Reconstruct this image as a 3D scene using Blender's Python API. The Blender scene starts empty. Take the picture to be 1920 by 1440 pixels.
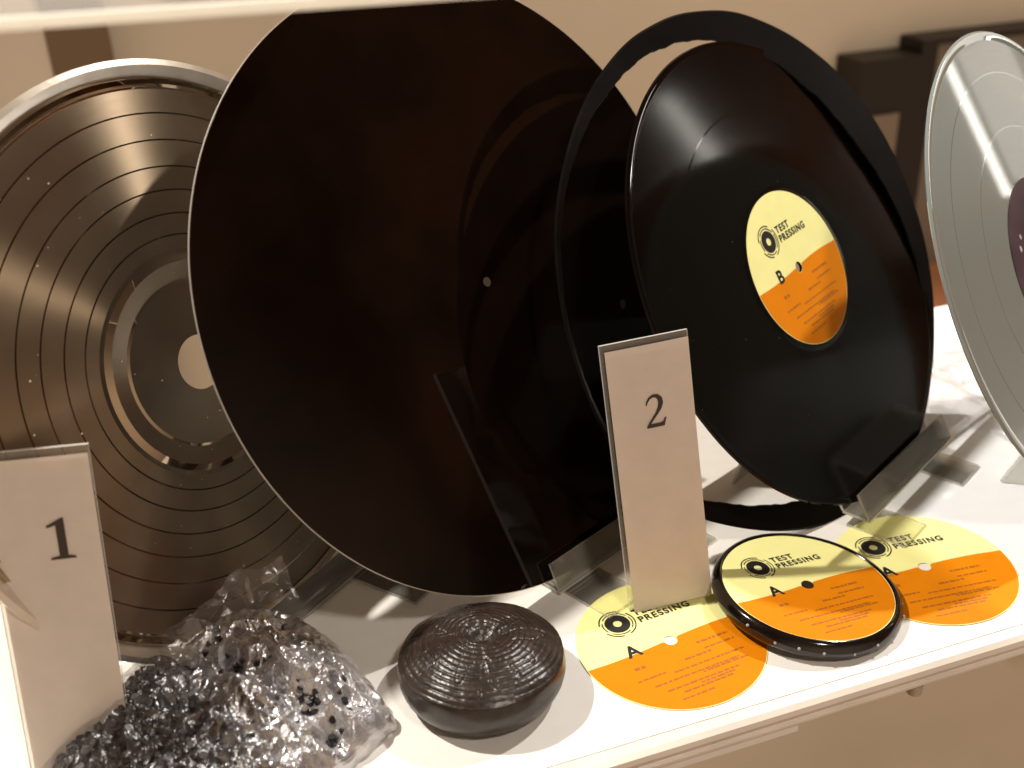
import bpy, bmesh, math, random
from mathutils import Vector, Matrix, noise
random.seed(7)
R=math.radians
S=bpy.context.scene
col=S.collection
# ------------------------------------------------------------------ camera
cd=bpy.data.cameras.new('camera'); cam=bpy.data.objects.new('camera',cd); col.objects.link(cam)
yaw,pitch,roll=.321,.493,-.038
f=Vector((math.sin(yaw)*math.cos(pitch),math.cos(yaw)*math.cos(pitch),-math.sin(pitch)))
r=f.cross(Vector((0,0,1))).normalized(); u=r.cross(f)
r2=r*math.cos(roll)+u*math.sin(roll); u2=-r*math.sin(roll)+u*math.cos(roll)
CAM=Vector((0,0,.412))
cam.matrix_world=Matrix(((r2.x,u2.x,-f.x,0),(r2.y,u2.y,-f.y,0),(r2.z,u2.z,-f.z,CAM.z),(0,0,0,1)))
cd.sensor_width=36; cd.lens=36*2062/1920; cd.clip_start=.01; cd.clip_end=50
cd.dof.use_dof=True; cd.dof.focus_distance=.60; cd.dof.aperture_fstop=7.0
S.camera=cam
# ------------------------------------------------------------------ world (dim warm room) and lamps
S.view_settings.view_transform='Standard'; S.view_settings.look='None'; S.view_settings.exposure=0; S.view_settings.gamma=1
w=bpy.data.worlds.new('World'); S.world=w; w.use_nodes=True
nt=w.node_tree; N=nt.nodes; L=nt.links; N.clear()
out=N.new('ShaderNodeOutputWorld'); bg=N.new('ShaderNodeBackground'); L.new(bg.outputs[0],out.inputs[0])
tc=N.new('ShaderNodeTexCoord')
nz=N.new('ShaderNodeTexNoise'); nz.inputs['Scale'].default_value=4.2; nz.inputs['Detail'].default_value=3.5; nz.inputs['Distortion'].default_value=.5
L.new(tc.outputs['Generated'],nz.inputs['Vector'])
cr=N.new('ShaderNodeValToRGB'); e=cr.color_ramp.elements
e[0].position=.40; e[0].color=(.012,.005,.003,1); e[1].position=.68; e[1].color=(.34,.12,.045,1)
L.new(nz.outputs['Fac'],cr.inputs[0])
sx=N.new('ShaderNodeSeparateXYZ'); L.new(tc.outputs['Generated'],sx.inputs[0])
# towards the viewer's side of the room it is brighter
mr=N.new('ShaderNodeMapRange'); mr.inputs['From Min'].default_value=.35; mr.inputs['From Max'].default_value=-.9
mr.inputs['To Min'].default_value=0; mr.inputs['To Max'].default_value=1
L.new(sx.outputs['Y'],mr.inputs['Value'])
mr2=N.new('ShaderNodeMapRange'); mr2.inputs['From Min'].default_value=-.52; mr2.inputs['From Max'].default_value=-.98
L.new(sx.outputs['Y'],mr2.inputs['Value'])
mx=N.new('ShaderNodeMix'); mx.data_type='RGBA'; L.new(mr2.outputs[0],mx.inputs[0]); L.new(cr.outputs[0],mx.inputs[6])
mx.inputs[7].default_value=(.95,.70,.48,1)
mz=N.new('ShaderNodeMapRange'); mz.inputs['From Min'].default_value=.12; mz.inputs['From Max'].default_value=.5; mz.inputs['To Min'].default_value=1; mz.inputs['To Max'].default_value=.4; L.new(sx.outputs['Z'],mz.inputs['Value'])
vm=N.new('ShaderNodeVectorMath'); vm.operation='SCALE'; L.new(mx.outputs[2],vm.inputs[0]); L.new(mz.outputs[0],vm.inputs['Scale'])
L.new(vm.outputs[0],bg.inputs[0]); bg.inputs[1].default_value=1.0
def lamp(name,loc,power,size,colr,spot=None,aim=None):
    l=bpy.data.lights.new(name,'SPOT' if spot else 'POINT'); l.energy=power; l.shadow_soft_size=size; l.color=colr
    o=bpy.data.objects.new(name,l); col.objects.link(o); o.location=loc
    if spot:
        l.spot_size=R(spot); l.spot_blend=.4
        o.rotation_euler=(Vector(aim)-Vector(loc)).to_track_quat('-Z','Y').to_euler()
    return o
lamp('spot_lamp_back_left',(-.55,.86,1.25),148,.020,(1,.985,.975),70,(.2,.5,0))
lamp('spot_lamp_right',(1.12,.72,1.33),80,.022,(1,.94,.88),60,(.25,.5,.05))
lamp('added_fill_spot',(.5,-1.1,2.2),85,.12,(1,.88,.75),60,(.3,1.2,0))  # unseen fill added from the front to brighten cards and wall

al=bpy.data.lights.new('added_streak_light','AREA'); al.shape='RECTANGLE'; al.size=.014; al.size_y=.27; al.energy=.13; al.color=(1,.95,.86)  # added, unseen: placed so the grey disc mirrors it as a streak
so=bpy.data.objects.new('added_streak_light',al); col.objects.link(so)
p0,p1=Vector((1.7104,.7918,.4685)),Vector((1.7701,.7102,.2557)); yv=(p0-p1).normalized(); zv=((p0+p1)/2-Vector((.47,.52,.23))).normalized(); xv=yv.cross(zv).normalized(); zv=xv.cross(yv); pc=(p0+p1)/2
so.matrix_world=Matrix(((xv.x,yv.x,zv.x,pc.x),(xv.y,yv.y,zv.y,pc.y),(xv.z,yv.z,zv.z,pc.z),(0,0,0,1)))
def strip(name,q0,q1,aim,wd,en,shift=0):
    l=bpy.data.lights.new(name,'AREA'); l.shape='RECTANGLE'; l.size=wd; l.energy=en; l.color=(1,.95,.86)
    q0,q1,aim=Vector(q0),Vector(q1),Vector(aim); l.size_y=(q0-q1).length; y=(q0-q1).normalized(); c=(q0+q1)/2; z=(c-aim).normalized(); x=y.cross(z).normalized(); z=x.cross(y); c=c+x*shift
    o=bpy.data.objects.new(name,l); col.objects.link(o); o.matrix_world=Matrix(((x.x,y.x,z.x,c.x),(x.y,y.y,z.y,c.y),(x.z,y.z,z.z,c.z),(0,0,0,1)))
strip('added_soft_streak_light',p0,p1,(.47,.52,.23),.075,.10,.055)  # added beside it, mirrored in the grey disc as a soft band
strip('added_record_streak_light',(1.495,.578,.743),(1.5685,.536,.591),(.31,.57,.23),.020,.16)  # added out of view so the black record mirrors a pale streak
strip('added_record_glint_light',(1.565,.537,.600),(1.573,.534,.578),(.31,.57,.23),.022,.10)  # added for the brighter spot at the lower end of that streak
# ------------------------------------------------------------------ materials
def mat(name,base=(.8,.8,.8),rough=.5,metal=0,spec=.5,**k):
    m=bpy.data.materials.new(name); m.use_nodes=True; p=m.node_tree.nodes['Principled BSDF']
    p.inputs['Base Color'].default_value=(*base,1); p.inputs['Roughness'].default_value=rough
    p.inputs['Metallic'].default_value=metal; p.inputs['Specular IOR Level'].default_value=spec
    for a,b in k.items(): p.inputs[a].default_value=b
    return m
def nd(m,t): return m.node_tree.nodes.new(t)
def lk(m,a,b): m.node_tree.links.new(a,b)
def P(m): return m.node_tree.nodes['Principled BSDF']
def math_(m,op,a,b=None):
    n=nd(m,'ShaderNodeMath'); n.operation=op
    for i,v in enumerate((a,b)):
        if v is None: continue
        if isinstance(v,(int,float)): n.inputs[i].default_value=v
        else: lk(m,v,n.inputs[i])
    return n.outputs[0]
def grain(m,scale=60,amt=.08,bump=0,detail=4,coord='Object'):
    p=P(m); t=nd(m,'ShaderNodeTexCoord'); n=nd(m,'ShaderNodeTexNoise'); n.inputs['Scale'].default_value=scale; n.inputs['Detail'].default_value=detail
    lk(m,t.outputs[coord],n.inputs['Vector']); b=p.inputs['Base Color'].default_value[:3]
    c=nd(m,'ShaderNodeValToRGB'); c.color_ramp.elements[0].position=.3; c.color_ramp.elements[1].position=.7
    c.color_ramp.elements[0].color=(*[x*(1-amt) for x in b],1); c.color_ramp.elements[1].color=(*[min(1,x*(1+amt)) for x in b],1)
    lk(m,n.outputs['Fac'],c.inputs[0]); lk(m,c.outputs[0],p.inputs['Base Color'])
    if bump:
        bb=nd(m,'ShaderNodeBump'); bb.inputs['Strength'].default_value=bump; bb.inputs['Distance'].default_value=.001
        lk(m,n.outputs['Fac'],bb.inputs['Height']); lk(m,bb.outputs[0],p.inputs['Normal'])
    return m
M={}
M['paper']=grain(mat('white_paper',(.80,.78,.74),.7),90,.02,.05)
M['card']=grain(mat('card_paper',(.80,.73,.665),.75),70,.04,.1)
def translucent(m,fac,c):
    o=[n for n in m.node_tree.nodes if n.type=='OUTPUT_MATERIAL'][0]; t=nd(m,'ShaderNodeBsdfTranslucent'); t.inputs[0].default_value=(*c,1); x=nd(m,'ShaderNodeMixShader'); x.inputs[0].default_value=fac
    lk(m,P(m).outputs[0],x.inputs[1]); lk(m,t.outputs[0],x.inputs[2]); lk(m,x.outputs[0],o.inputs[0])
translucent(M['card'],.28,(.75,.66,.56))
M['wall']=grain(mat('wall_paint',(.75,.66,.52),.9),2.0,.07,.0)
M['wallpanel']=grain(mat('pale_panel_paint',(.78,.69,.56),.8),3,.05)
M['walldark']=grain(mat('brown_board',(.20,.13,.07),.7),4,.1)
M['cabbody']=grain(mat('cabinet_grey_brown',(.20,.16,.12),.6),5,.15)
M['cabframe']=grain(mat('cabinet_black_frame',(.012,.006,.004),.5),5,.1)
M['wood']=grain(mat('orange_wood',(.50,.20,.08),.6),6,.2)
M['black']=grain(mat('black_lacquer',(.005,.0025,.0015),.035,spec=.45),40,.2)
M['trimvinyl']=grain(mat('trim_vinyl',(.004,.003,.0025),.34,spec=.07),60,.3,.12)
M['edge']=mat('aluminium_edge',(.85,.83,.80),.3,.7)
M['cream']=grain(mat('label_cream',(.86,.84,.36),.6,spec=.2),60,.03)
M['orange']=grain(mat('label_orange',(.70,.215,.002),.6,spec=.12),60,.04)
M['ink']=mat('black_ink',(.012,.010,.012),.5)
M['textline']=mat('brown_ink',(.36,.115,.004),.6)
M['numeral']=mat('numeral_ink',(.03,.02,.015),.6)
M['purple']=grain(mat('dark_purple_label',(.045,.025,.035),.4),50,.4)
M['shelfedge']=grain(mat('shelf_edge_satin',(.80,.75,.68),.30,.1),30,.08)
M['shelfwhite']=grain(mat('shelf_slab_white',(.78,.75,.70),.4),30,.04)
M['bracket']=mat('bracket_metal',(.50,.43,.33),.5,.1)
def clear(name,tint=(.93,.935,.90),rough=.02,diff=0.0,dcol=(.8,.78,.7),fres=1.0,ior=1.49):
    m=bpy.data.materials.new(name); m.use_nodes=True; n=m.node_tree.nodes; n.clear()
    o=n.new('ShaderNodeOutputMaterial'); t=n.new('ShaderNodeBsdfTransparent'); t.inputs[0].default_value=(*tint,1)
    g=n.new('ShaderNodeBsdfGlossy'); g.inputs['Roughness'].default_value=rough
    fr=n.new('ShaderNodeFresnel'); fr.inputs[0].default_value=ior
    mx=n.new('ShaderNodeMixShader'); mu=math_(m,'MULTIPLY',fr.outputs[0],fres)
    lk(m,mu,mx.inputs[0]); lk(m,t.outputs[0],mx.inputs[1]); lk(m,g.outputs[0],mx.inputs[2]); last=mx.outputs[0]
    if diff:
        d=n.new('ShaderNodeBsdfDiffuse'); d.inputs[0].default_value=(*dcol,1); m2=n.new('ShaderNodeMixShader'); m2.inputs[0].default_value=diff
        lk(m,last,m2.inputs[1]); lk(m,d.outputs[0],m2.inputs[2]); last=m2.outputs[0]
    lk(m,last,o.inputs[0]); return m
M['acrylic']=clear('clear_acrylic',(.945,.94,.905),.03,.075,(.8,.77,.70),fres=1.3)
M['acryledge']=clear('acrylic_cut_edge',(.8,.79,.74),.2,.42,(.90,.87,.80),1.0)
M['glass']=clear('shelf_glass',(.96,.93,.88),.03,.10,fres=.35)
def grooved(name,base,metal,rough,sep,r0,r1,aniso=.85,bump=.25,dust=0.0,spec=.5,sepdark=.18,specks=False,rn=.14):
    """vinyl / pressed metal with a radius driven groove field; disc lies in its local XY plane"""
    m=mat(name,base,rough,metal,spec); p=P(m)
    tcn=nd(m,'ShaderNodeTexCoord'); s=nd(m,'ShaderNodeSeparateXYZ'); lk(m,tcn.outputs['Object'],s.inputs[0])
    rr=math_(m,'SQRT',math_(m,'ADD',math_(m,'MULTIPLY',s.outputs[0],s.outputs[0]),math_(m,'MULTIPLY',s.outputs[1],s.outputs[1])))
    inb=math_(m,'MULTIPLY',math_(m,'GREATER_THAN',rr,r0),math_(m,'LESS_THAN',rr,r1))
    sepm=None
    for q in sep:
        x=math_(m,'LESS_THAN',math_(m,'ABSOLUTE',math_(m,'SUBTRACT',rr,q)),.00042)
        sepm=x if sepm is None else math_(m,'MAXIMUM',sepm,x)
    g=inb
    if sepm is not None: g=math_(m,'MULTIPLY',inb,math_(m,'SUBTRACT',1,sepm))
    tg=nd(m,'ShaderNodeTangent'); tg.direction_type='RADIAL'; tg.axis='Z'; lk(m,tg.outputs[0],p.inputs['Tangent'])
    lk(m,math_(m,'MULTIPLY',g,aniso),p.inputs['Anisotropic']); p.inputs['Anisotropic Rotation'].default_value=.25
    # band noise: each band of grooves is a little rougher or smoother
    cx=nd(m,'ShaderNodeCombineXYZ'); lk(m,math_(m,'MULTIPLY',rr,420.0),cx.inputs[0])
    n1=nd(m,'ShaderNodeTexNoise'); n1.inputs['Scale'].default_value=1.0; n1.inputs['Detail'].default_value=6; lk(m,cx.outputs[0],n1.inputs['Vector'])
    rg=math_(m,'ADD',math_(m,'MULTIPLY',g,math_(m,'ADD',rough-rn*.35,math_(m,'MULTIPLY',n1.outputs['Fac'],rn))),.03)
    lk(m,rg,p.inputs['Roughness'])
    bb=nd(m,'ShaderNodeBump'); bb.inputs['Strength'].default_value=bump; bb.inputs['Distance'].default_value=.0002
    cx2=nd(m,'ShaderNodeCombineXYZ'); lk(m,math_(m,'MULTIPLY',rr,1500.0),cx2.inputs[0])
    n2=nd(m,'ShaderNodeTexNoise'); n2.inputs['Scale'].default_value=1.0; n2.inputs['Detail'].default_value=2; lk(m,cx2.outputs[0],n2.inputs['Vector'])
    lk(m,math_(m,'MULTIPLY',n2.outputs['Fac'],inb),bb.inputs['Height']); lk(m,bb.outputs[0],p.inputs['Normal'])
    c=nd(m,'ShaderNodeMix'); c.data_type='RGBA'; c.inputs[6].default_value=(*base,1); c.inputs[7].default_value=(*[x*sepdark for x in base],1)
    if sepm is not None: lk(m,math_(m,'MULTIPLY',sepm,.85),c.inputs[0])
    else: c.inputs[0].default_value=0
    last=c.outputs[2]
    if dust:
        n3=nd(m,'ShaderNodeTexNoise'); n3.inputs['Scale'].default_value=28; n3.inputs['Detail'].default_value=5; lk(m,tcn.outputs['Object'],n3.inputs['Vector'])
        k=nd(m,'ShaderNodeMapRange'); k.inputs['From Min'].default_value=.45; k.inputs['From Max'].default_value=.75; k.inputs['To Max'].default_value=dust
        lk(m,n3.outputs['Fac'],k.inputs['Value'])
        c2=nd(m,'ShaderNodeMix'); c2.data_type='RGBA'; lk(m,k.outputs[0],c2.inputs[0]); lk(m,last,c2.inputs[6]); c2.inputs[7].default_value=(.8,.75,.65,1); last=c2.outputs[2]
        if metal: lk(m,math_(m,'SUBTRACT',metal,math_(m,'MULTIPLY',k.outputs[0],.8)),p.inputs['Metallic'])
    if specks:
        vo=nd(m,'ShaderNodeTexVoronoi'); vo.inputs['Scale'].default_value=230; vo.inputs['Randomness'].default_value=1; lk(m,tcn.outputs['Object'],vo.inputs['Vector'])
        sc_=nd(m,'ShaderNodeSeparateColor'); lk(m,vo.outputs['Color'],sc_.inputs[0])
        dot=math_(m,'LESS_THAN',vo.outputs['Distance'],math_(m,'MULTIPLY',math_(m,'POWER',sc_.outputs[0],7.0),.13))
        wv=nd(m,'ShaderNodeTexNoise'); wv.inputs['Scale'].default_value=9; wv.inputs['Detail'].default_value=1; wv.inputs['Distortion'].default_value=.6; lk(m,tcn.outputs['Object'],wv.inputs['Vector'])
        scr=math_(m,'LESS_THAN',math_(m,'ABSOLUTE',math_(m,'SUBTRACT',wv.outputs['Fac'],.57)),.0007)
        f1=math_(m,'MULTIPLY',math_(m,'MAXIMUM',dot,math_(m,'MULTIPLY',scr,0.0)),specks)
        c3=nd(m,'ShaderNodeMix'); c3.data_type='RGBA'; lk(m,f1,c3.inputs[0]); lk(m,last,c3.inputs[6]); c3.inputs[7].default_value=(.9,.85,.75,1); last=c3.outputs[2]
        if p.inputs['Metallic'].is_linked:
            src=p.inputs['Metallic'].links[0].from_socket; lk(m,math_(m,'MULTIPLY',src,math_(m,'SUBTRACT',1.0,math_(m,'MULTIPLY',f1,.8))),p.inputs['Metallic'])
    lk(m,last,p.inputs['Base Color'])
    return m

# ------------------------------------------------------------------ mesh helpers
def link(name,bm,mats,parent=None,mw=None,smooth=False):
    me=bpy.data.meshes.new(name); bm.normal_update(); bm.to_mesh(me); bm.free()
    for mm in (mats if isinstance(mats,(list,tuple)) else [mats]): me.materials.append(mm)
    if smooth:
        for pl in me.polygons: pl.use_smooth=True
    o=bpy.data.objects.new(name,me); col.objects.link(o)
    if parent is not None: o.parent=parent
    if mw is not None: o.matrix_world=mw
    return o
def tag(o,label=None,cat=None,group=None,kind=None):
    if label:o['label']=label
    if cat:o['category']=cat
    if group:o['group']=group
    if kind:o['kind']=kind
    return o
def empty(name,mw,label,cat,group=None):
    o=bpy.data.objects.new(name,None); o.empty_display_size=.02; col.objects.link(o); o.matrix_world=mw
    return tag(o,label,cat,group)
def lathe(prof,seg=192,closed=True,matf=None,bm=None,mod=None,guard=True):
    """prof: list of (r,z); surface of revolution about Z"""
    bm=bm or bmesh.new(); rings=[]
    if guard:
        q=[]; n0=len(prof)
        for k in range(n0 if closed else n0-1):
            (a,b),(c,d)=prof[k],prof[(k+1)%n0]; q.append((a,b)); l=math.hypot(c-a,d-b)
            if l>.006:
                t_=.0004/l; q+=[(a+(c-a)*t_,b+(d-b)*t_),(c-(c-a)*t_,d-(d-b)*t_)]
        if not closed: q.append(prof[-1])
        prof=q
    for (rr,z) in prof:
        if rr<1e-6: rings.append([bm.verts.new((0,0,z))]*seg)
        else:
            rg=[]
            for i in range(seg):
                t=2*math.pi*i/seg; q,zz=(rr,z) if mod is None else mod(rr,z,t)
                rg.append(bm.verts.new((q*math.cos(t),q*math.sin(t),zz)))
            rings.append(rg)
    n=len(rings)
    for k in range(n if closed else n-1):
        A,B=rings[k],rings[(k+1)%n]
        if A[0] is A[1] and B[0] is B[1]: continue
        for i in range(seg):
            j=(i+1)%seg; vs=[A[i],A[j],B[j],B[i]]; v2=[]
            for v in vs:
                if v not in v2: v2.append(v)
            if len(v2)>2:
                try:
                    fc=bm.faces.new(v2)
                    if matf: fc.material_index=matf(k)
                except ValueError: pass
    return bm
def poly(bm,pts,z=0,h=.0001,mi=0):
    """extruded flat polygon (top at z+h)"""
    n=len(pts); a=[bm.verts.new((x,y,z)) for x,y in pts]; b=[bm.verts.new((x,y,z+h)) for x,y in pts]
    area=sum(pts[i][0]*pts[(i+1)%n][1]-pts[(i+1)%n][0]*pts[i][1] for i in range(n))
    if area<0: a.reverse(); b.reverse()
    fs=[bm.faces.new(b),bm.faces.new(a[::-1])]+[bm.faces.new((a[i],a[(i+1)%n],b[(i+1)%n],b[i])) for i in range(n)]
    for x in fs: x.material_index=mi
def box(bm,x0,x1,y0,y1,z0,z1,mi=0):
    v=[bm.verts.new(p) for p in ((x0,y0,z0),(x1,y0,z0),(x1,y1,z0),(x0,y1,z0),(x0,y0,z1),(x1,y0,z1),(x1,y1,z1),(x0,y1,z1))]
    for q in ((0,3,2,1),(4,5,6,7),(0,1,5,4),(1,2,6,5),(2,3,7,6),(3,0,4,7)):
        bm.faces.new([v[i] for i in q]).material_index=mi
def frame(C,n,spin=0):
    n=Vector(n).normalized(); a=Vector((0,0,1)).cross(n)
    a=a.normalized() if a.length>1e-5 else Vector((1,0,0)); b=n.cross(a)
    m=Matrix(((a.x,b.x,n.x,C[0]),(a.y,b.y,n.y,C[1]),(a.z,b.z,n.z,C[2]),(0,0,0,1)))
    return m@Matrix.Rotation(spin,4,'Z')
def bevel(o,wd,seg=2,ang=40):
    md=o.modifiers.new('bevel','BEVEL'); md.width=wd; md.segments=seg; md.limit_method='ANGLE'; md.angle_limit=R(ang)
def autosmooth(o,ang=35):
    me=o.data
    for pl in me.polygons: pl.use_smooth=True
    try: me.set_sharp_from_angle(angle=R(ang))
    except Exception: pass
def text_mesh(s,size,z,h=.00006,offset=0.0,space=1.0,align='LEFT'):
    c=bpy.data.curves.new('tmp','FONT'); c.body=s; c.size=size; c.extrude=h/2; c.offset=offset*size; c.space_character=space; c.align_x=align
    o=bpy.data.objects.new('tmp',c); col.objects.link(o); dg=bpy.context.evaluated_depsgraph_get()
    me=bpy.data.meshes.new_from_object(o.evaluated_get(dg)); bpy.data.objects.remove(o); return me
def add_text(bm,s,size,x,y,z,**k):
    me=text_mesh(s,size,z,**k); b2=bmesh.new(); b2.from_mesh(me)
    bmesh.ops.translate(b2,verts=b2.verts,vec=(x,y,z)); me2=bpy.data.meshes.new('t'); b2.to_mesh(me2); b2.free(); bm.from_mesh(me2)

# ------------------------------------------------------------------ setting: wall and shelf
bm=bmesh.new(); box(bm,-3,5,1.5,1.56,-3.2,2.2); tag(link('wall',bm,M['wall']),kind='structure')
bm=bmesh.new(); box(bm,-3,5,-.5,1.5,-3.26,-3.2); tag(link('floor',bm,M['walldark']),kind='structure')
t=empty('wall_panel',Matrix.Translation((-.6,1.45,0)),'pale beige panel on the wall behind the leftmost disc','wall panel')
bm=bmesh.new(); box(bm,-.6,.518,-.02,.035,-1.6,.8); o=link('panel_board',bm,M['wallpanel'],t)
bm=bmesh.new(); box(bm,.519,.589,-.025,.035,-1.6,.8); o=link('brown_strip',bm,M['walldark'],t); o['label']='dark brown strip at the edge of the pale panel'
t=empty('cabinet',Matrix.Translation((1.17,1.46,-.33)),'blurred grey-brown cabinet with black frame against the wall behind the grey disc','cabinet')
bm=bmesh.new(); box(bm,.03,.9,-.01,.035,-.27,.375); link('cabinet_body',bm,M['cabbody'],t)
bm=bmesh.new(); box(bm,.0,.03,-.02,.035,-.27,.384); box(bm,.03,.9,-.02,.035,.3755,.384); link('cabinet_frame',bm,M['cabframe'],t)
t=empty('dark_box',Matrix.Translation((1.055,1.46,-.3)),'small dark brown box standing left of the grey-brown cabinet','box')
bm=bmesh.new(); box(bm,0,.112,-.03,.035,-.3,.335); link('box_body',bm,M['cabframe'],t)
bm=bmesh.new(); box(bm,.02,.075,-.036,-.031,.06,.25); link('box_front',bm,mat('faded_panel',(.26,.20,.15),.6),t)
bm=bmesh.new(); box(bm,1.02,2.3,1.30,1.49,-.62,-.335); tag(link('wooden_counter',bm,M['wood']),'orange-brown wooden counter below the blurred cabinet, glimpsed beside the grey disc','counter')
# display shelf
t=empty('display_shelf',Matrix.Translation((.4,.355,0)),'white display shelf carrying the discs, stands and paper labels','shelf')
bm=bmesh.new(); box(bm,-1.1,.9,.0,.361,-.0006,0); o=link('shelf_paper',bm,M['paper'],t)
bm=bmesh.new(); box(bm,-1.1,.9,.006,.361,-.012,-.0008); o=link('shelf_slab',bm,M['shelfwhite'],t); 
def strip_profile(prof,x0,x1):
    bm=bmesh.new(); A=[bm.verts.new((x0,y,z)) for y,z in prof]; B=[bm.verts.new((x1,y,z)) for y,z in prof]; n=len(prof)
    for i in range(n): bm.faces.new((A[i],A[(i+1)%n],B[(i+1)%n],B[i]))
    bm.faces.new(A[::-1]); bm.faces.new(B); bmesh.ops.recalc_face_normals(bm,faces=bm.faces); return bm
prof=[(0.0058,-.0005),(-.0003,-.0005),(-.006,-.001),(-.0085,-.003),(-.0092,-.006),(-.0086,-.0085),(-.0072,-.0092),(-.0072,-.0105),(-.0088,-.0112),(-.0088,-.0135),(-.006,-.0155),(.0058,-.0155)]
o=link('shelf_front_trim',strip_profile(prof,-1.1,.9),M['shelfedge'],t); bevel(o,.0006,3)
bm=bmesh.new(); bmesh.ops.create_cone(bm,cap_ends=True,segments=24,radius1=.004,radius2=.0045,depth=.006,matrix=Matrix.Translation((-.062,-.004,-.0186))); o=link('shelf_clip',bm,M['bracket'],t)
bm=bmesh.new(); box(bm,-1.1,-.135,-.0065,.004,-.0215,-.0162); o=link('reflected_glow_strip',bm,M['paper'],t); bevel(o,.0008)  # white strip shaped to stand in for a reflection below the trim
# upper shelf
t=empty('upper_glass_shelf',Matrix.Translation((0,.355,.3577))@Matrix.Rotation(R(1.2),4,'Y'),'upper glass shelf with bright white front edge above the leftmost disc','shelf')
bm=bmesh.new(); box(bm,-.7,.13,.0022,.36,-.0012,.0018); link('glass_plate',bm,M['glass'],t)
bm=bmesh.new(); box(bm,-.7,.13,0,.0021,-.0016,.0022); EM=bpy.data.materials.new('frosted_white_edge'); EM.use_nodes=True; n_=EM.node_tree.nodes; n_.clear(); o_=n_.new('ShaderNodeOutputMaterial'); d_=n_.new('ShaderNodeBsdfDiffuse'); d_.inputs[0].default_value=(.95,.93,.86,1); t_=n_.new('ShaderNodeBsdfTranslucent'); t_.inputs[0].default_value=(.97,.95,.88,1); x_=n_.new('ShaderNodeMixShader'); x_.inputs[0].default_value=.5
lk(EM,d_.outputs[0],x_.inputs[1]); lk(EM,t_.outputs[0],x_.inputs[2]); lk(EM,x_.outputs[0],o_.inputs[0])
o=link('shelf_front_edge',bm,EM,t); bevel(o,.0004)
for i,(x,y,ww,dd,ry) in enumerate(((.03,.40,.035,.03,.2),(.075,.42,.02,.03,-.3))):
    bm=bmesh.new(); box(bm,-ww/2,ww/2,-dd/2,dd/2,0,.0006)
    o=link('paper_slip',bm,M['paper'],None,Matrix.Translation((x,y,.3596-.021*x))@Matrix.Rotation(R(1.2),4,'Y')@Matrix.Rotation(ry,4,'Z')); 
    tag(o,('left','right')[i]+' white paper slip lying on the upper glass shelf above the metal disc','paper slip')

# ------------------------------------------------------------------ discs
def nrm(az,le): az,le=R(az),R(le); return Vector((math.sin(az)*math.cos(le),-math.cos(az)*math.cos(le),math.sin(le)))
D1=(Vector((.0088,.546,.1527)),Vector((.5977,-.7541,.2723)),.156)
D2=(Vector((.1728,.5594,.1648)),Vector((.3927,-.816,.4242)),.178)
D3=(Vector((.3739,.5495,.1437)),Vector((.4181,-.742,.524)),.150)
D4=(Vector((.5237,.4996,.1414)),Vector((.4561,-.7473,.4833)),.150)
DR=(Vector((.3625,.5577,.1438)),Vector((.3383,-.8047,.4879)),.166)
# 1: metal stamper with bent rim, hole and raised centre
sep=[.0675,.0785,.0905,.1025,.116,.1295]
M['stamper']=grooved('stamper_metal',(.33,.265,.195),1.0,.36,sep,.060,.1415,aniso=1.0,bump=.15,dust=.10,specks=True)
prof=[(.0145,.0),(.043,.0),(.0445,-.0006),(.054,.0016),(.0575,.0),(.060,.0),(.1425,.0),(.1438,.0016),(.1452,.0002),(.1466,.0016),(.1478,.0002),(.1490,.0010),(.1530,.0034),(.156,.0026),(.156,.0018),(.1530,.0024),(.149,-.0003),(.060,-.0008),(.0145,-.0008)]
t=empty('metal_stamper',frame(*D1[:2]),'bronze-toned metal stamper disc with raised silver rim, leaning leftmost on the shelf','metal disc')
o=link('stamper_plate',lathe([q for q in prof if q[0]<.1479],256),M['stamper'],t)
ob=link('silver_rim',lathe([(.1478,.0002),(.1490,.0010),(.1530,.0034),(.156,.0026),(.156,.0018),(.1530,.0024),(.149,-.0003),(.1478,-.0006)],256),grain(mat('silver_rim',(.80,.76,.70),.28,.9),60,.1,.2),t); autosmooth(ob,40); autosmooth(o,20)
# 2: big black lacquer disc with bright aluminium edge
t=empty('lacquer_disc',frame(*D2[:2]),'largest disc, glossy black and blank with a thin silver edge, behind the number 2 card','lacquer disc')
R2=.178
o=link('lacquer_face',lathe([(.0028,.0007),(R2-.0006,.0007),(R2-.0004,.0004),(.0028,.0004)],256),M['black'],t)
o=link('aluminium_core',lathe([(.0028,.0003),(R2,.0003),(R2+.0001,0),(R2,-.0009),(.0028,-.0009)],256),[M['edge']],t)
bm=bmesh.new(); bmesh.ops.create_cone(bm,cap_ends=True,segments=24,radius1=.0030,radius2=.0030,depth=.0012,matrix=Matrix.Translation((0,0,-.0002))); link('centre_hole_fill',bm,mat('hole_fill_grey',(.09,.072,.055),.5),t)  # closes the hole; its grey stands in for the dim view through
M['lacback']=mat('lacquer_back',(.34,.34,.35),.25)
o=link('lacquer_back',lathe([(.0028,-.0010),(R2-.0006,-.0010),(R2-.0004,-.0013),(.0028,-.0013)],256),M['lacback'],t)
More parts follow.
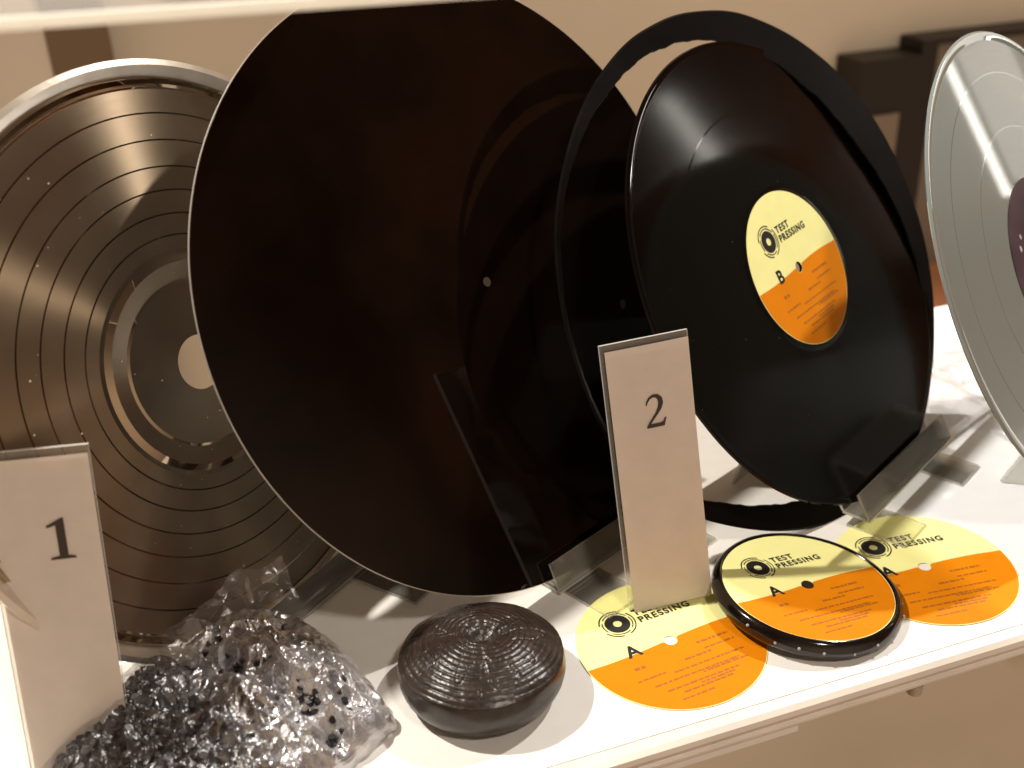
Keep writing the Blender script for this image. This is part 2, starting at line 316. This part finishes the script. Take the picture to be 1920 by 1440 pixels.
# 3: test pressing
def label_parts(root,rad,letter,spin,z=0.0,hole=True,base=True,scale_ink=1.0):
    """printed label, unit design scaled to rad; parts parented to root (in root's frame)"""
    rot=Matrix.Rotation(spin,4,'Z'); k=rad
    if base:
        o=link('label_paper',lathe([(.07*k,z),(k,z),(k,z+.00025),(.07*k,z+.00025)],128),M['cream'],root); o.matrix_local=rot
        z+=.00025
    # orange lower half with gently waving top line
    bm=bmesh.new(); q=.992; top=[]
    for i in range(41):
        x=-1+2*i/40; y=.035*math.sin(x*2.6+.2)+.01
        top.append((x,y))
    top=[(x,y) for x,y in top if x*x+y*y<q*q]
    a0=math.atan2(top[0][1],top[0][0]); a1=math.atan2(top[-1][1],top[-1][0])
    if a0>0: a0-=2*math.pi
    arc=[]
    for i in range(0,49):
        t_=a0+(a1-a0)*i/48; arc.append((q*math.cos(t_),q*math.sin(t_)))
    up=top[1:-1]
    h_=.074
    lo=[]
    for i in range(len(arc)): pass
    hx=[(x,y) for x,y in up if abs(x)>h_+.01]
    L_=[p for p in hx if p[0]<0]; Rr=[p for p in hx if p[0]>0]
    yb=.012; ah=math.acos(min(1,max(-1,1)))
    hole_arc=[(h_*math.cos(math.pi+math.pi*i/14),h_*math.sin(math.pi+math.pi*i/14)) for i in range(15)]
    pts=[arc[0]]+L_+hole_arc+Rr+[arc[-1]]+arc[1:-1][::-1]
    poly(bm,[(x*k,y*k) for x,y in pts],z,.00008); bmesh.ops.triangulate(bm,faces=[f_ for f_ in bm.faces if len(f_.verts)>4])
    o=link('orange_field',bm,M['orange'],root); o.matrix_local=rot
    zi=z+.00014; th=.00005
    # round record logo
    bm=bmesh.new(); cx,cy=-.37,.475
    def ring(r0,r1,a0=0,a1=2*math.pi,n=40):
        vs=[]
        for i in range(n+1):
            t_=a0+(a1-a0)*i/n; vs.append((bm.verts.new(((cx+r0*math.cos(t_))*k,(cy+r0*math.sin(t_))*k,zi+th)),bm.verts.new(((cx+r1*math.cos(t_))*k,(cy+r1*math.sin(t_))*k,zi+th))))
        for i in range(n): bm.faces.new((vs[i][0],vs[i][1],vs[i+1][1],vs[i+1][0]))
    ring(.048,.140)
    for a,b in ((.5,2.4),(2.7,3.6),(3.9,5.2),(5.5,6.6)): ring(.160,.172,a,b,18)
    for a,b in ((1.0,2.9),(3.6,4.6),(5.0,6.9)): ring(.192,.206,a,b,18)
    o=link('round_logo',bm,M['ink'],root); o.matrix_local=rot
    bm=bmesh.new(); add_text(bm,'TEST',.125*k,-.135*k,.505*k,zi,offset=.035,space=1.22)
    add_text(bm,'PRESSING',.125*k,-.135*k,.385*k,zi,offset=.035,space=1.22)
    o=link('title_lettering',bm,M['ink'],root); o.matrix_local=rot
    bm=bmesh.new(); add_text(bm,letter,.235*k,-.52*k,-.05*k,zi,offset=.028)
    o=link('side_letter',bm,M['ink'],root); o.matrix_local=rot
    rnd=random.Random(11)
    bm=bmesh.new()
    def line(x0,x1,y,hh=.022):
        x=x0
        while x<x1:
            wd=rnd.uniform(.03,.09); e2=min(x+wd,x1)
            poly(bm,[(x*k,y*k),(e2*k,y*k),(e2*k,(y+hh*rnd.uniform(.7,1.1))*k),(x*k,(y+hh)*k)],zi,th); x=e2+rnd.uniform(.008,.02)
    line(-.56,-.44,-.24,.04); line(.22,.60,-.17,.03); line(.25,.62,-.27); line(-.62,-.30,-.40); line(-.02,.30,-.33,.028)
    line(-.22,.62,-.44); line(-.5,.5,-.53); line(.05,.6,-.56); line(-.42,.42,-.64); line(-.28,.30,-.72); line(-.05,.35,-.68)
    line(-.35,.02,-.80)
    o=link('small_print',bm,M['textline'],root); o['kind']='stuff'; o.matrix_local=rot
t=empty('test_pressing_record',frame(*D3[:2]),'glossy black record with orange label marked B, leaning right of the number 2 card','record')
M['vinyl']=grooved('black_vinyl',(.003,.002,.0015),0.0,.075,[.073,.104],.060,.1455,aniso=.45,bump=.012,spec=.27,sepdark=.9,specks=.04,rn=.03)
o=link('record_disc',lathe([(.0036,.0012),(.0515,.0012),(.0525,.0008),(.0545,.0009),(.1455,.0009),(.1475,.0013),(.1492,.0011),(.150,.0002),(.1492,-.0008),(.1455,-.0006),(.0036,-.0006)],256),M['vinyl'],t); autosmooth(o,30)
label_parts(t,.0500,'B',R(1.8),z=.0013)
# ring of trimmed vinyl behind it
t=empty('vinyl_trim_ring',frame(*DR[:2]),'thin irregular hoop of black vinyl trimmings standing behind the labelled black record','vinyl ring')
bm=bmesh.new(); n=440; rows=[]
for i in range(n):
    th=2*math.pi*i/n
    d=math.degrees(th)
    def bump_(c,wd): 
        x=(d-c+180)%360-180; return math.exp(-(x/wd)**2)
    wdt=.0035+.0095*bump_(95,40)+.0165*bump_(268,48)+.030*bump_(28,46)+.0012*noise.noise(Vector((math.cos(th)*3,math.sin(th)*3,0)))
    off=-.026*bump_(212,34)-.008*bump_(160,30)+.0022*noise.noise(Vector((math.cos(th)*1.4,math.sin(th)*1.4,3)))
    ro=.166+.0008*noise.noise(Vector((math.cos(th)*5,math.sin(th)*5,8)))
    ri=ro-wdt-.0009*noise.noise(Vector((math.cos(th)*14,math.sin(th)*14,11)))-.0005*noise.noise(Vector((math.cos(th)*40,math.sin(th)*40,12))); tl=.0035*math.sin(th*3+1)
    c,s=math.cos(th),math.sin(th)
    rows.append([bm.verts.new((q*c,q*s,off+z)) for q,z in ((ri,.0004+tl*.3),(ri+.0006,.0012+tl*.3),(ro-.0012,.0014),(ro,.0003),(ro-.0012,-.0010),(ri+.0006,-.0008+tl*.3))])
for i in range(n):
    A,B=rows[i],rows[(i+1)%n]
    for j in range(6): bm.faces.new((A[j],B[j],B[(j+1)%6],A[(j+1)%6]))
bmesh.ops.recalc_face_normals(bm,faces=bm.faces)
o=link('trim_hoop',bm,M['trimvinyl'],t); autosmooth(o,18)
# 4: grey disc with purple label
t=empty('grey_record',frame(*D4[:2]),'pale grey disc with dark purple centre, cut off by the right picture edge','record')
M['greyvinyl']=grooved('grey_vinyl',(.20,.225,.21),.12,.30,[.088,.123],.056,.144,aniso=.3,bump=.04,sepdark=.8); P(M['greyvinyl']).inputs['Coat Weight'].default_value=.6; P(M['greyvinyl']).inputs['Coat Roughness'].default_value=.03
o=link('record_disc',lathe([(.0036,.001),(.144,.001),(.1455,.0016),(.149,.0016),(.150,.0004),(.149,-.0006),(.0036,-.0006)],256),M['greyvinyl'],t); autosmooth(o,30)
o=link('record_label',lathe([(.0036,.0011),(.055,.0011),(.055,.0014),(.0036,.0014)],96),M['purple'],t)
bm=bmesh.new()
for (x,y,rr) in ((-.036,.02,.0022),(-.031,.004,.003),(-.038,-.012,.0018),(-.030,.026,.0016)):
    poly(bm,[(x+rr*math.cos(a*.7)*random.uniform(.6,1.3),y+rr*math.sin(a*.7)*random.uniform(.6,1.3)) for a in range(9)],.0015,.00005)
link('label_marks',bm,mat('pale_mark',(.45,.38,.42),.5),t)

# ------------------------------------------------------------------ acrylic stands
def stand(D,a0,a1,lab,rise=.017,depth=.007,foot=(0.02,.03),backh=.10):
    C,n,Rr=D; gn=Vector((n.x,n.y,0)).normalized(); a=Vector((0,0,1)).cross(gn).normalized(); le=math.asin(n.normalized().z)
    am=(a0+a1)/2; base=Vector((C.x,C.y,0))+a*am - gn*(math.sin(le)*Rr*-1)  # below the disc's lowest point
    base=Vector((C.x,C.y,0))+a*am+gn*math.sin(le)*Rr
    mw=Matrix(((a.x,gn.x,0,base.x),(a.y,gn.y,0,base.y),(0,0,1,0),(0,0,0,1)))
    t=empty('acrylic_stand',mw,lab,'display stand','clear acrylic stands under the discs')
    hw=(a1-a0)/2; th=.0018; zb=C.z-math.cos(le)*Rr-.0035
    zb=max(zb,.0025)
    sn,cs=math.sin(le),math.cos(le)
    def plate(name,p,q,w0=-hw,w1=hw,t_=th):
        """bent strip part between profile points p and q (y=towards viewer, z=up), width w0..w1"""
        bm=bmesh.new(); p=Vector(p); q=Vector(q); d=(q-p).normalized(); m_=Vector((-d.y,d.x))*t_/2
        c=[p+m_,q+m_,q-m_,p-m_]
        A=[bm.verts.new((w0,v.x,v.y)) for v in c]; B=[bm.verts.new((w1,v.x,v.y)) for v in c]
        for i in range(4):
            fc=bm.faces.new((A[i],B[i],B[(i+1)%4],A[(i+1)%4])); fc.material_index=0 if i in (0,2) else 1
        bm.faces.new(A[::-1]).material_index=1; bm.faces.new(B).material_index=1
        bmesh.ops.recalc_face_normals(bm,faces=bm.faces)
        o=link(name,bm,[M['acrylic'],M['acryledge']],t); return o
    # lip leans like the disc
    fy=depth
    plate('lip',(fy,zb+.001),(fy-sn*rise,zb+.001+cs*rise))
    plate('ledge',(-.010,zb),(fy+.001,zb))
    plate('back_plate',(-.010,zb+.001),(-.010-sn*backh,zb+cs*backh))
    plate('rear_leg',(-.012-sn*backh,zb+cs*backh-.001),(-.035-sn*backh,.001))
    plate('foot',(-.008,.0012),(foot[1],.0012),-hw+.004,-hw+.034)
    plate('foot',(-.008,.0012),(foot[1],.0012),hw-.034,hw-.004)
    return t
stand(D1,-.05,.074,'clear acrylic stand holding the bronze-toned metal disc at the left',foot=(.02,.055))
stand(D2,-.031,.078,'clear acrylic stand under the largest black disc, partly behind the number 2 card',foot=(.02,.042))
stand(D3,-.045,.080,'clear acrylic stand under the black record with the orange label')
stand(D4,-.04,.06,'clear acrylic stand under the pale grey disc at the right',backh=.06)

# ------------------------------------------------------------------ number cards
def ribbon(bm,pts,sc,ox,oy,z,h):
    n=len(pts); Ls=[];Rs=[]
    for i,(x,y,wd) in enumerate(pts):
        x0,y0,_=pts[max(0,i-1)]; x1,y1,_=pts[min(n-1,i+1)]; dx,dy=x1-x0,y1-y0; l=math.hypot(dx,dy); nx,ny=-dy/l*wd/2,dx/l*wd/2
        Ls.append((ox+(x+nx)*sc,oy+(y+ny)*sc)); Rs.append((ox+(x-nx)*sc,oy+(y-ny)*sc))
    for i in range(n-1): poly(bm,[Ls[i],Ls[i+1],Rs[i+1],Rs[i]],z,h)
def card(num,base,az,lean,wd,ht,nx,ny,size,lab,spin=0):
    gn=Vector((math.sin(az),-math.cos(az),0)); a=Vector((math.cos(az),math.sin(az),0)); up=Vector((0,0,math.cos(lean)))-gn*math.sin(lean); n=a.cross(up)
    mw=Matrix(((a.x,up.x,n.x,base[0]),(a.y,up.y,n.y,base[1]),(a.z,up.z,n.z,base[2]),(0,0,0,1)))
    mw=mw@Matrix.Rotation(spin,4,'Z')
    t=empty('number_card',mw,lab,'number card')
    bm=bmesh.new()
    # slightly bowed paper
    nxs,nys=8,16; g=[[None]*(nys+1) for _ in range(nxs+1)]
    for sgn in (0,1):
        for i in range(nxs+1):
            for j in range(nys+1):
                x=wd*i/nxs; y=ht*j/nys; g[i][j]=bm.verts.new((x,y,.0003+.0006*math.sin(math.pi*i/nxs)*math.sin(2.2*j/nys+.3)-(.00025 if sgn else 0)))
        for i in range(nxs):
            for j in range(nys):
                vs=[g[i][j],g[i+1][j],g[i+1][j+1],g[i][j+1]]
                bm.faces.new(vs if not sgn else vs[::-1])
    o=link('paper_card',bm,M['card'],t,smooth=True)
    bm=bmesh.new(); box(bm,-.0022,wd+.0005,0,ht+.0035,-.0030,-.0010)
    for fc in bm.faces:
        nn=fc.calc_center_median()
        fc.material_index=0 if abs(nn.z+.0020)>.0008 else 1
    link('acrylic_back',bm,[M['acrylic'],M['acryledge']],t)
    bm=bmesh.new(); box(bm,-.0022,wd+.0005,0,.0018,-.045,-.0032)
    o=link('acrylic_foot',bm,[M['acrylic']],t); 
    o.matrix_parent_inverse=Matrix.Identity(4); o.location=(0,0,0); o.rotation_euler=(-lean,0,0)
    bm=bmesh.new(); z=.00115; h=.00008
    if num=='1':
        pts=[(-.26,0),(.28,0),(.28,.045),(.12,.085),(.12,1),(.07,1),(-.27,.83),(-.25,.78),(-.07,.83),(-.07,.085),(-.26,.045)]
        poly(bm,[(nx+x*size,ny+y*size) for x,y in pts],z,h)
    else:
        ribbon(bm,[(-.27,.70,.03),(-.24,.80,.05),(-.16,.91,.07),(-.04,.965,.09),(.08,.94,.12),(.16,.85,.145),(.18,.72,.15),(.13,.57,.12),(.03,.42,.09),(-.1,.27,.075),(-.2,.15,.07),(-.27,.06,.06)],size,nx,ny,z,h)
        poly(bm,[(nx+x*size,ny+y*size) for x,y in [(-.31,0),(.23,0),(.31,.25),(.265,.25),(.2,.14),(.12,.115),(-.22,.115),(-.31,.05)]],z+.00003,h)
    link('numeral',bm,M['numeral'],t)
    return t
az2=math.atan2(.4369-.4414,.2615-.2148)
card('2',(.2148,.4414,.0004),az2,R(12),.047,.1545,.0245,.1080,.0185,'upright cream card printed with the number 2 in front of the black discs',R(3.2))
az1=R(-5.5); a1_=Vector((math.cos(az1),math.sin(az1),0)); b1_=Vector((-.0588,.4271,.0018))-a1_*.0445
card('1',b1_,az1,R(10),.0445,.1655,.0280,.1165,.0200,'upright cream card printed with the number 1 at the left edge of the picture',R(-3.1))

# ------------------------------------------------------------------ labels on the shelf and the labelled puck
def paper_label(loc,spin,lab,letter='A',dz=.0003):
    t=empty('paper_label',Matrix.Translation((loc[0],loc[1],dz)),lab,'paper label','loose printed paper labels on the shelf')
    label_parts(t,.052,letter,spin); return t
paper_label((.2232,.4133),R(5.4),'flat yellow and orange paper label at the foot of the number 2 card')
paper_label((.391,.4158),R(-5.6),'flat yellow and orange paper label to the right of the thick black puck',dz=.0004)
PC=Vector((.310,.4157,.0112)); t=empty('labelled_puck',frame(PC,(.0945,-.005,.9955),0),'thick black vinyl puck with cream and orange label A lying between the two flat labels','vinyl puck')
# its own in-plane x axis: frame() gives a horizontal axis, so find the spin that turns it to world +x
ax=t.matrix_world.to_3x3().col[0]; sp=math.atan2(Vector((1,0,0)).dot(t.matrix_world.to_3x3().col[1]),Vector((1,0,0)).dot(ax))
def pmod(rr,z,tt):
    if rr>.048: 
        k=1+.006*noise.noise(Vector((math.cos(tt)*2,math.sin(tt)*2,z*200))); return rr*k,z
    return rr,z
M['puckvinyl']=grain(mat('puck_vinyl',(.008,.005,.004),.12),60,.3,.15)
prof=[(.0,-.0004),(.0485,-.0004),(.0492,.0008),(.0505,.0006),(.0520,-.0012),(.0532,-.0038),(.0534,-.0066),(.0522,-.0092),(.0495,-.0104),(.040,-.0106),(.0,-.0106)]
o=link('vinyl_body',lathe(prof,160,False,mod=pmod),M['puckvinyl'],t); autosmooth(o,60)
label_parts(t,.0482,'A',sp+R(4.1),z=-.0003)
bm=bmesh.new(); bmesh.ops.create_cone(bm,cap_ends=True,segments=32,radius1=.0036,radius2=.0033,depth=.0006,matrix=Matrix.Translation((0,0,.0002))); link('centre_hole_fill',bm,M['puckvinyl'],t)
# beads added along the rim, their pale grey standing in for glints
bm=bmesh.new()
for k in range(11):
    a=sp+R(-160+k*17+random.uniform(-4,4)); bmesh.ops.create_uvsphere(bm,u_segments=10,v_segments=6,radius=.0009,matrix=Matrix.Translation((.0533*math.cos(a),.0533*math.sin(a),-.0045+random.uniform(-.0015,.0015))))
ob=link('rim_glints',bm,mat('glint_grey',(.35,.34,.33),.05),t,smooth=True); ob['kind']='stuff'

# ------------------------------------------------------------------ extruded vinyl biscuit
M['biscuit']=grain(mat('biscuit_vinyl',(.022,.014,.010),.32,spec=.5),180,.4,.35,6)
t=empty('vinyl_biscuit',Matrix.Translation((.1165,.417,0))@Matrix.Rotation(R(-3),4,'X'),'dark brown coiled vinyl biscuit with ridged domed top lying on the white shelf','vinyl biscuit')
bm=bmesh.new(); SEG=300; rows=[]
def bis(rr,tt):
    # height of the domed, coiled top at radius rr (0..1)
    z=.0345*(1-.34*rr**2.8)-.0065*math.exp(-(((rr*math.cos(tt)-.06)**2+(rr*math.sin(tt)-.05)**2)/.028))
    cx,cy=.06,.05
    x,y=rr*math.cos(tt),rr*math.sin(tt); r2_=math.hypot(x-cx,y-cy)
    turns=14; ph=r2_*turns-math.atan2(y-cy,x-cx)/(2*math.pi)
    fr=ph-math.floor(ph); amp=.00058*(1 if rr<.93 else max(0,(1-rr)/.07))
    amp*=(.9+.9*noise.noise(Vector((x*3,y*3,2))))*min(1,(r2_/.14)**2)
    z+=amp*(math.sqrt(max(0,1-(2*fr-1)**2))-.5)
    crk=abs(noise.noise(Vector((math.cos(tt)*3.2,math.sin(tt)*3.2,rr*1.5)))); z-=.00042*math.exp(-(crk/.022)**2)*min(1,rr*3)
    z+=.0012*math.exp(-((r2_-.20)/.10)**2)*noise.noise(Vector((x*7,y*7,6)))
    z+=.0014*noise.noise(Vector((x*2.2,y*2.2,1)))+.00015*noise.noise(Vector((x*22,y*22,4)))+.00008*noise.noise(Vector((x*60,y*60,5)))
    return z
RB=.0425; NR=150
prev=None; cv=bm.verts.new((0,0,bis(0,0)))
for j in range(1,NR+1):
    rr=j/NR; row=[]
    for i in range(SEG):
        tt=2*math.pi*i/SEG; k=1+.012*noise.noise(Vector((math.cos(tt)*1.2,math.sin(tt)*1.2,9)))
        row.append(bm.verts.new((RB*rr*k*math.cos(tt),RB*rr*k*math.sin(tt),bis(rr,tt))))
    for i in range(SEG):
        if prev is None: bm.faces.new((cv,row[i],row[(i+1)%SEG]))
        else: bm.faces.new((prev[i],row[i],row[(i+1)%SEG],prev[(i+1)%SEG]))
    prev=row
side=[(1.010,.0205),(1.022,.0175),(1.020,.0130),(.990,.0080),(.93,.0038),(.86,.0012),(.80,.0002),(.7,.0)]
for (q,z) in side:
    row=[]
    for i in range(SEG):
        tt=2*math.pi*i/SEG; k=1+.012*noise.noise(Vector((math.cos(tt)*1.2,math.sin(tt)*1.2,9)))+.006*noise.noise(Vector((math.cos(tt)*5,math.sin(tt)*5,z*90)))
        row.append(bm.verts.new((RB*q*k*math.cos(tt),RB*q*k*math.sin(tt),z)))
    for i in range(SEG): bm.faces.new((prev[i],row[i],row[(i+1)%SEG],prev[(i+1)%SEG]))
    prev=row
bm.faces.new(prev[::-1])
o=link('coiled_body',bm,M['biscuit'],t,smooth=True)

# ------------------------------------------------------------------ bag of vinyl pellets
t=empty('pellet_bag',Matrix.Translation((-.018,.425,0))@Matrix.Rotation(R(24),4,'Z'),'crumpled silvery plastic bag of black vinyl pellets at the bottom left, before the metal disc','bag')
HX,HY,HZ=.078,.060,.044
def pillow(u,v,k=1.0):
    # superellipse footprint, u,v in -1..1
    e_=max(0,(1-abs(u)**3.2))*max(0,(1-abs(v)**3.0))
    return HZ*k*e_**.42
def bagz(u,v,top):
    z=pillow(u,v)
    z*=1+.15*u+.22*v
    z*=.80+.35*noise.noise(Vector((u*1.6+3,v*1.8,0)))
    z*=1-.33*math.exp(-((u-.30+.25*v)/.10)**2)          # fold across the bag
    return z
def crumple(x,y,s):
    d=noise.voronoi(Vector((x*s,y*s,.3*s)))[0]
    return d[1]-d[0]
bm=bmesh.new(); NX,NY=220,170; g=[]
for i in range(NX+1):
    row=[]
    for j in range(NY+1):
        u=-1+2*i/NX; v=-1+2*j/NY
        x=u*HX*(1-.10*abs(v)**2); y=v*HY*(1-.12*abs(u)**2)
        z=bagz(u,v,1)
        ed=min(1,4*(1-abs(u)))*min(1,4*(1-abs(v)))
        wx=x+.004*noise.noise(Vector((x*60,y*60,1))); wy=y+.004*noise.noise(Vector((x*60,y*60,7)))
        cz=-.0075*crumple(wx,wy,62)-.0040*crumple(wx+.3,wy,135)+.0015*noise.noise(Vector((wx*90,wy*90,0)))
        z=max(.0008,z*1.04+cz*(.35+.65*ed)+.001)
        row.append(bm.verts.new((x+.0012*noise.noise(Vector((x*150,y*150,3))),y+.0012*noise.noise(Vector((x*150,y*150,5))),z)))
    g.append(row)
for i in range(NX):
    for j in range(NY): bm.faces.new((g[i][j],g[i+1][j],g[i+1][j+1],g[i][j+1]))
def film():
    m=bpy.data.materials.new('crinkled_film'); m.use_nodes=True; n=m.node_tree.nodes; n.clear()
    o=n.new('ShaderNodeOutputMaterial'); tr=n.new('ShaderNodeBsdfTransparent'); tr.inputs[0].default_value=(.93,.92,.92,1)
    gl=n.new('ShaderNodeBsdfGlossy'); gl.inputs[0].default_value=(.95,.94,.96,1); gl.inputs['Roughness'].default_value=.27
    tl=n.new('ShaderNodeBsdfDiffuse'); tl.inputs[0].default_value=(.72,.70,.72,1)
    tcn=n.new('ShaderNodeTexCoord'); v=n.new('ShaderNodeTexNoise'); v.inputs['Scale'].default_value=190; v.inputs['Detail'].default_value=5; v.inputs['Distortion'].default_value=1.5
    lk(m,tcn.outputs['Object'],v.inputs['Vector'])
    bb=n.new('ShaderNodeBump'); bb.inputs['Strength'].default_value=.45; bb.inputs['Distance'].default_value=.0010; lk(m,v.outputs['Fac'],bb.inputs['Height'])
    for q in (gl,tl): lk(m,bb.outputs[0],q.inputs['Normal'])
    sp=n.new('ShaderNodeSeparateXYZ'); lk(m,tcn.outputs['Object'],sp.inputs[0]); side=n.new('ShaderNodeMapRange'); side.inputs['From Min'].default_value=-.018; side.inputs['From Max'].default_value=.018; side.inputs['To Min'].default_value=.22; lk(m,sp.outputs[0],side.inputs['Value'])
    fr=n.new('ShaderNodeFresnel'); fr.inputs[0].default_value=1.5; lk(m,bb.outputs[0],fr.inputs['Normal'])
    k=math_(m,'MULTIPLY',math_(m,'ADD',math_(m,'MULTIPLY',fr.outputs[0],1.4),.36),side.outputs[0])
    m1=n.new('ShaderNodeMixShader'); lk(m,k,m1.inputs[0]); KK=k; lk(m,tr.outputs[0],m1.inputs[1]); lk(m,gl.outputs[0],m1.inputs[2])
    v2=n.new('ShaderNodeTexNoise'); v2.inputs['Scale'].default_value=22; v2.inputs['Detail'].default_value=4; lk(m,tcn.outputs['Object'],v2.inputs['Vector'])
    mp=n.new('ShaderNodeMapRange'); mp.inputs['From Min'].default_value=.42; mp.inputs['From Max'].default_value=.68; mp.inputs['To Min'].default_value=.0; mp.inputs['To Max'].default_value=.22
    lk(m,v2.outputs['Fac'],mp.inputs['Value'])
    m2=n.new('ShaderNodeMixShader'); lk(m,math_(m,'MULTIPLY',mp.outputs[0],side.outputs[0]),m2.inputs[0]); lk(m,m1.outputs[0],m2.inputs[1]); lk(m,tl.outputs[0],m2.inputs[2])
    lk(m,m2.outputs[0],o.inputs[0]); return m
M['film']=film()
link('plastic_film',bm,M['film'],t)
# loose clear flap at the back
bm=bmesh.new(); g=[]
for i in range(121):
    row=[]
    for j in range(41):
        a=i/120; b=j/40; x=-.045+.122*a; y=.038+.012*b+.004*math.sin(a*9)
        z=.020+.012*math.sin(a*2.6)+(.008+.014*a)*b*(1+.35*noise.noise(Vector((a*6,2,0))))
        d_=.0045*crumple(x*.9,z+.2,90); 
        row.append(bm.verts.new((x,y+d_,z+.003*noise.noise(Vector((x*70,b*3,2))))))
    g.append(row)
for i in range(120):
    for j in range(40): bm.faces.new((g[i][j],g[i+1][j],g[i+1][j+1],g[i][j+1]))
FL=M['film'].copy(); FL.name='clear_flap_film'
for n_ in FL.node_tree.nodes:
    if n_.type=='MAP_RANGE' and not n_.inputs['Value'].links[0].from_node.type=='TEX_NOISE': n_.inputs['To Min'].default_value=.22; n_.inputs['To Max'].default_value=.30
link('loose_flap',bm,FL,t)
FC=FL
# heap of pellets inside
M['pellet']=grain(mat('pellet_vinyl',(.012,.010,.011),.3),300,.4)
bm=bmesh.new(); rnd=random.Random(3); cnt=0
while cnt<1500:
    u=rnd.uniform(-.9,.86); v=rnd.uniform(-.88,.82)
    top=bagz(u,v,0)*.97-.003
    if top<.003: continue
    z=top-abs(rnd.gauss(0,.0022)); x=u*HX*(1-.10*abs(v)**2); y=v*HY*(1-.12*abs(u)**2)
    if z<.0016: z=.0016
    rot=Matrix.Rotation(rnd.uniform(0,6.28),4,'Z')@Matrix.Rotation(rnd.uniform(-1,1),4,'X')
    bmesh.ops.create_cone(bm,cap_ends=True,segments=8,radius1=.0020,radius2=.0020,depth=.0030,matrix=Matrix.Translation((x,y,z))@rot); cnt+=1
o=link('pellets',bm,M['pellet'],t); o['kind']='stuff'; o['label']='small black vinyl pellets filling the bag'
# dark core under the loose pellets
bm=bmesh.new(); g=[]
for i in range(41):
    row=[]
    for j in range(33):
        u=(-1+2*i/40)*.93; v=(-1+2*j/32)*.90
        row.append(bm.verts.new((u*HX*(1-.10*abs(v)**2),v*HY*(1-.12*abs(u)**2),max(.0004,bagz(u,v,0)*.90-.004))))
    g.append(row)
for i in range(40):
    for j in range(32): bm.faces.new((g[i][j],g[i+1][j],g[i+1][j+1],g[i][j+1]))
o=link('pellet_heap',bm,M['pellet'],t,smooth=True); o['kind']='stuff'

t=empty('clear_plastic_film',Matrix.Translation((.560,.575,0))@Matrix.Rotation(R(35),4,'Z'),'crinkled clear plastic film on the shelf between the labelled record and grey disc','plastic film')
bm=bmesh.new(); g=[]
for i in range(91):
    row=[]
    for j in range(91):
        u=-1+2*i/90; v=-1+2*j/90; x=u*.062*(1+.15*math.sin(v*4)); y=v*.050*(1+.12*math.sin(u*5+1))
        e_=max(0,(1-u*u)*(1-v*v))**.5
        row.append(bm.verts.new((x,y,.001+e_*(.014+.010*noise.noise(Vector((x*35,y*35,2)))-.016*crumple(x,y,38)*.6))))
    g.append(row)
for i in range(90):
    for j in range(90): bm.faces.new((g[i][j],g[i+1][j],g[i+1][j+1],g[i][j+1]))
link('film_sheet',bm,FC,t)

S.render.engine='CYCLES'
S.cycles.transparent_max_bounces=16; S.cycles.max_bounces=10; S.cycles.sample_clamp_indirect=6
